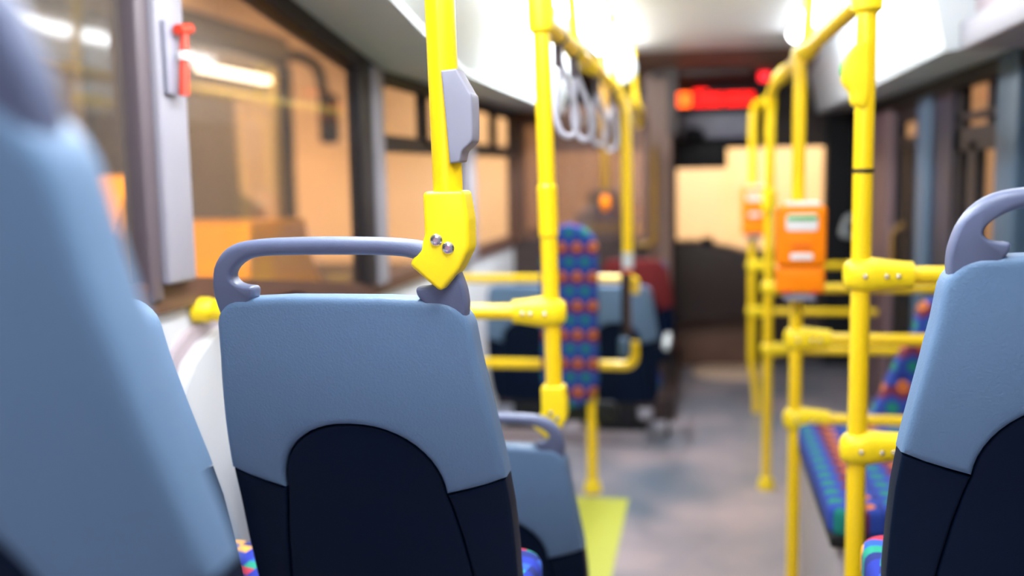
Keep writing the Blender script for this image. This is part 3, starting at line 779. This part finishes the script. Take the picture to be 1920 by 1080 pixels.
# emergency hammer on the pale pillar
hm = thing('emergency_hammer', (XL + .055, 2.31, 1.8), 'red emergency hammer in a grey holder on the pale left pillar', 'hammer')
hx = XL + .058; hy = -.02
b = new(); box(b, hx - .008, hx + .006, 2.255 + hy, 2.30 + hy, 1.80, 1.975, .004); link('holder', b, M['housing'], hm)
b = new(); tube(b, [(hx + .02, 2.30 + hy, 1.80), (hx + .02, 2.305 + hy, 1.86), (hx + .02, 2.315 + hy, 1.95)], [.013, .012, .010], 16); link('shaft', b, M['red'], hm)
b = new(); tube(b, [(hx + .02, 2.285 + hy, 1.955), (hx + .02, 2.345 + hy, 1.965)], .013, 16); link('head', b, M['red'], hm)
b = new(); tube(b, [(hx + .02, 2.307 + hy, 1.885), (hx + .02, 2.309 + hy, 1.905)], .0155, 16); link('white_ring', b, M['label'], hm)

# ------------------------------------------------------------------ driver area
cab = thing('cab_partition', (-.8, 7.0, .14), 'brown tinted driver partition with a dark lower panel behind the far seats', 'partition')
b = new(); box(b, XL, -.36, 7.0, 7.03, .14, 1.12); link('lower_panel', b, M['darkbrown'], cab)
b = new(); box(b, XL, -.38, 7.01, 7.018, 1.12, 2.0); link('pane', b, M['pane_cab'], cab)
b = new(); box(b, -.40, -.36, 7.0, 7.03, 1.12, 2.0); box(b, XL, -.36, 7.0, 7.03, 1.98, 2.05); link('frame', b, M['sill'], cab)
b = new(); tube(b, fillet([(-.315, 6.95, 1.75), (-.315, 6.95, 1.08), (-.45, 6.97, 1.08)], .09), .02); link('grab_rail', b, M['yellow_shaded'], cab)
ds = thing('driver_seat', (-.72, 7.6, .14), 'dark driver seat with a headrest behind the tinted partition', 'seat')
b = new(); slab(b, rrect(-.95, -.5, .75, 1.3, .1), .12, .03, lambda x, y, z: (x, 7.5 + y, z), step=0); link('backrest', b, M['darkbrown'], ds)
b = new(); slab(b, rrect(-.85, -.6, 1.3, 1.45, .05), .1, .03, lambda x, y, z: (x, 7.5 + y, z), step=0); link('headrest', b, M['darkbrown'], ds)
b = new(); box(b, -.95, -.5, 7.5, 7.95, .62, .75, .03); box(b, -.8, -.65, 7.6, 7.8, .14, .62); link('seat_cushion', b, M['darkbrown'], ds)
hp = thing('hanging_grip', (-.59, 6.2, 1.3), 'yellow hanging grip with a rounded end, shade painted in, left of the far yellow pole', 'grip')
b = new(); tube(b, [(-.59, 6.2, 2.398), (-.585, 6.2, 1.48)], .026); link('strap', b, M['yellow_shaded'], hp)
b = new(); ball(b, (-.585, 6.2, 1.40), .035, .9, .9, 1.6); link('grip', b, M['orange'], hp)
b = new(); tube(b, [(-.585, 6.2, 1.45), (-.585, 6.2, 1.50)], .02); link('clip', b, M['clip'], hp)

db = thing('dashboard', (0, 8.0, 0), 'dark dashboard below the bright windscreen', 'dashboard')
b = new(); slab(b, [(-.9, .3), (.44, .42), (.46, .88), (.40, .93), (.22, .98), (-.05, 1.03), (-.4, 1.02), (-.9, 1.0)], .38, .03, lambda x, y, z: (x, 7.96 + y, z), step=0); link('panel', b, M['darkbrown'], db)
b = new(); box(b, -.9, .44, 8.1, YF - .03, 0, .42, .01); link('bulkhead', b, M['brown'], db)
b = new(); tube(b, [(.05, 8.0, 1.0), (.05, 8.0, 1.06)], .05); link('knob', b, M['black'], db)
st = thing('front_step', (.15, 7.8, 0), 'pale rounded step plate on the floor at the front', 'step')
b = new(); slab(b, rrect(-.06, .5, 7.6, 8.08, .2), .03, .008, lambda x, y, z: (x, z, .03 - y), step=0); link('plate', b, mat('step_plate', (.75, .55, .4), .4), st)

# LED display (unreadable blur of red dots in the photograph)
ld = thing('led_display', (.1, 8.2, 2.0), 'red glowing LED display in a dark box above the windscreen', 'display')
b = new(); box(b, -.23, .52, 7.85, 8.0, 2.035, 2.225, .01); box(b, -.23, .52, 7.72, 7.86, 2.212, 2.225); link('case', b, M['black'], ld)  # lip over the case is added to keep red spill off the ceiling
SEG = {'0': 'abcdef', '8': 'abcdefg', '-': 'g', 'n': 'abcef', 'u': 'bcdef', '=': 'adg'}
def glyph(x, z, w, h, segs, m):
    """one blurred LED character made of thick strokes joined at their ends"""
    t = .017; bm = new(); X = (x, x + w); Z = (z, z + h / 2, z + h)
    S = dict(a=((X[0], Z[2]), (X[1], Z[2])), g=((X[0], Z[1]), (X[1], Z[1])), d=((X[0], Z[0]), (X[1], Z[0])), f=((X[0], Z[1]), (X[0], Z[2])), b=((X[1], Z[1]), (X[1], Z[2])), e=((X[0], Z[0]), (X[0], Z[1])), c=((X[1], Z[0]), (X[1], Z[1])))
    for k in segs:
        (xa, za), (xb, zb) = S[k]
        box(bm, xa - t / 2, xb + t / 2, 7.842, 7.85, za - t / 2, zb + t / 2)
    link('led_character', bm, m, ld)
x = -.178
for k, ch in enumerate('00 8=00 00=0'):
    if ch != ' ':
        big = k < 5
        glyph(x, 2.082, .034, .085 if k < 3 else .105 if k < 5 else .075, SEG[ch], M['led_core'] if k < 2 else M['led'])
        x += .0535
    else: x += .02
b = new(); box(b, -.17, .42, 7.95, 8.0, 1.83, 2.03, .01); 
sp_ = thing('sun_visor', (.1, 8.1, 1.66), 'grey panel and black sun visor under the red display', 'visor')
link('grey_panel', b, M['housing'], sp_)
b = new(); box(b, -.2, .2, 8.1, 8.12, 1.60, 1.86, .008); link('blind', b, M['black'], sp_)
cm = thing('ceiling_camera', (-.06, 7.9, 1.83), 'small dark rounded camera below the red display', 'camera')
b = new(); ball(b, (-.06, 7.9, 1.86), .07, 1.2, .8, .8); link('dome', b, M['black'], cm)
b = new(); box(b, -.09, -.03, 7.9, 7.96, 1.86, 1.9); link('mount', b, M['black'], cm)
rl = thing('red_glow_box', (.45, 7.8, 2.25), 'small glowing red box by the ceiling right of the LED display', 'lamp')  # small emissive red box in a black case
b = new(); box(b, .42, .50, 7.75, 7.85, 2.24, 2.33, .015); link('lens', b, M['red_glow'], rl)
b = new(); box(b, .41, .51, 7.78, 7.9, 2.23, 2.345); link('case', b, M['black'], rl)

# ------------------------------------------------------------------ ceiling lamps
def strip(x, y0, y1, m, label, w=.09):
    t = thing('ceiling_lamp', (x, (y0 + y1) / 2, ZC), label, 'lamp', 'ceiling strip lamps')
    b = new(); box(b, x - w - .012, x + w + .012, y0 - .015, y1 + .015, ZC - .018, ZC, .004); link('housing', b, M['label'], t)
    b = new(); prism(b, [(x + w * math.cos(a), ZC - .016 - .055 * math.sin(a)) for a in [i / 14 * PI for i in range(15)]], lambda a, z, q: (a, y0 + (y1 - y0) * q, z)); link('diffuser', b, m, t, 60)
    return t
strip(-.57, 4.4, 6.6, M['lamp'], 'very bright strip lamp over the left overhead rail', .10)
strip(.55, 3.2, 6.2, M['lamp_soft'], 'pinkish white strip lamp over the right overhead rail', .05)
strip(-.57, 1.0, 3.0, M['lamp'], 'strip lamp on the ceiling above the central seat', .07)
strip(-.6, -1.6, -.4, M['fill_rear'], 'added unseen strip lamp on the ceiling behind the viewer', .10)  # added out of view to light the seat backs
strip(.6, 1.7, 2.9, M['lamp_soft'], 'strip lamp on the ceiling ahead of the right seat', .06)
strip(.05, .1, 1.2, M['lamp'], 'added unseen strip lamp on the ceiling over the aisle between the near seats', .06)  # added unseen, brightens the aisle sides of the near seats
mr = thing('round_mirror', (-.56, 6.2, 2.2), 'round pale blue convex mirror beside the bright lamp', 'mirror')
b = new(); ball(b, (-.5, 6.35, 2.235), .1, 1, .25, 1); link('mirror_face', b, M['cove'], mr)
b = new(); tube(b, [(-.5, 6.38, 2.3), (-.5, 6.4, 2.398)], .015); link('stem', b, M['clip'], mr)

# ------------------------------------------------------------------ lights outside
def lamp(name, loc, power, col, radius=.25, spot=None, aim=None):
    l = bpy.data.lights.new(name, 'SPOT' if spot else 'POINT'); l.energy = power; l.color = col; l.shadow_soft_size = radius
    if spot: l.spot_size = spot; l.spot_blend = .6
    o = bpy.data.objects.new(name, l); C.objects.link(o); o.location = loc
    if aim is not None:
        o.rotation_euler = (Vector(aim) - Vector(loc)).to_track_quat('-Z', 'Y').to_euler()
    return o
SOD = (1, .52, .22)
lamp('street_lamp_left', (-6.4, 14.0, 6.5), 5200, SOD, .3, 2.4, (-11.2, 14.5, 1.5))
lamp('street_lamp_front', (0, 16.5, 6.5), 6000, (1, .66, .36), .3, 2.0, (0, 22, 1.5))
lamp('street_lamp_right', (2.0, 14.0, 5.8), 420, (1, .40, .13), .3, 2.6, (3.2, 15, 1.2))
lamp('machine_fill', (-1.8, 2.0, 4.2), 1000, (1, .62, .25), .2, .75, (-2.6, 4.7, 1.2))  # added spot that only brightens the orange machine

w = bpy.data.worlds.new('dusk'); bpy.context.scene.world = w; w.use_nodes = True
w.node_tree.nodes['Background'].inputs[0].default_value = (.05, .10, .22, 1)
w.node_tree.nodes['Background'].inputs[1].default_value = .35

# ------------------------------------------------------------------ camera
cam = bpy.data.cameras.new('camera'); co = bpy.data.objects.new('camera', cam); C.objects.link(co)
yaw, pitch, roll = math.radians(10.8122), math.radians(6.64708), -.018
f = Vector((-math.sin(yaw) * math.cos(pitch), math.cos(yaw) * math.cos(pitch), -math.sin(pitch)))
r = Vector((math.cos(yaw), math.sin(yaw), 0)); u = r.cross(f)
r2 = r * math.cos(roll) + u * math.sin(roll); u2 = u * math.cos(roll) - r * math.sin(roll)
co.matrix_world = Matrix(((r2.x, u2.x, -f.x, 0), (r2.y, u2.y, -f.y, 0), (r2.z, u2.z, -f.z, 1.6), (0, 0, 0, 1)))
cam.sensor_width = 36; cam.lens = 1867 * 36 / 1920; cam.clip_start = .02; cam.clip_end = 200
cam.dof.use_dof = True; cam.dof.focus_distance = 1.53; cam.dof.aperture_fstop = 1.45
sc = bpy.context.scene
sc.camera = co
sc.view_settings.view_transform = 'Standard'; sc.view_settings.look = 'None'
sc.view_settings.exposure = .3; sc.view_settings.gamma = 1; sc.view_settings.use_curve_mapping = False
sc.cycles.use_denoising = True
sc.cycles.max_bounces = 8; sc.cycles.transparent_max_bounces = 16
sc.cycles.sample_clamp_indirect = 6
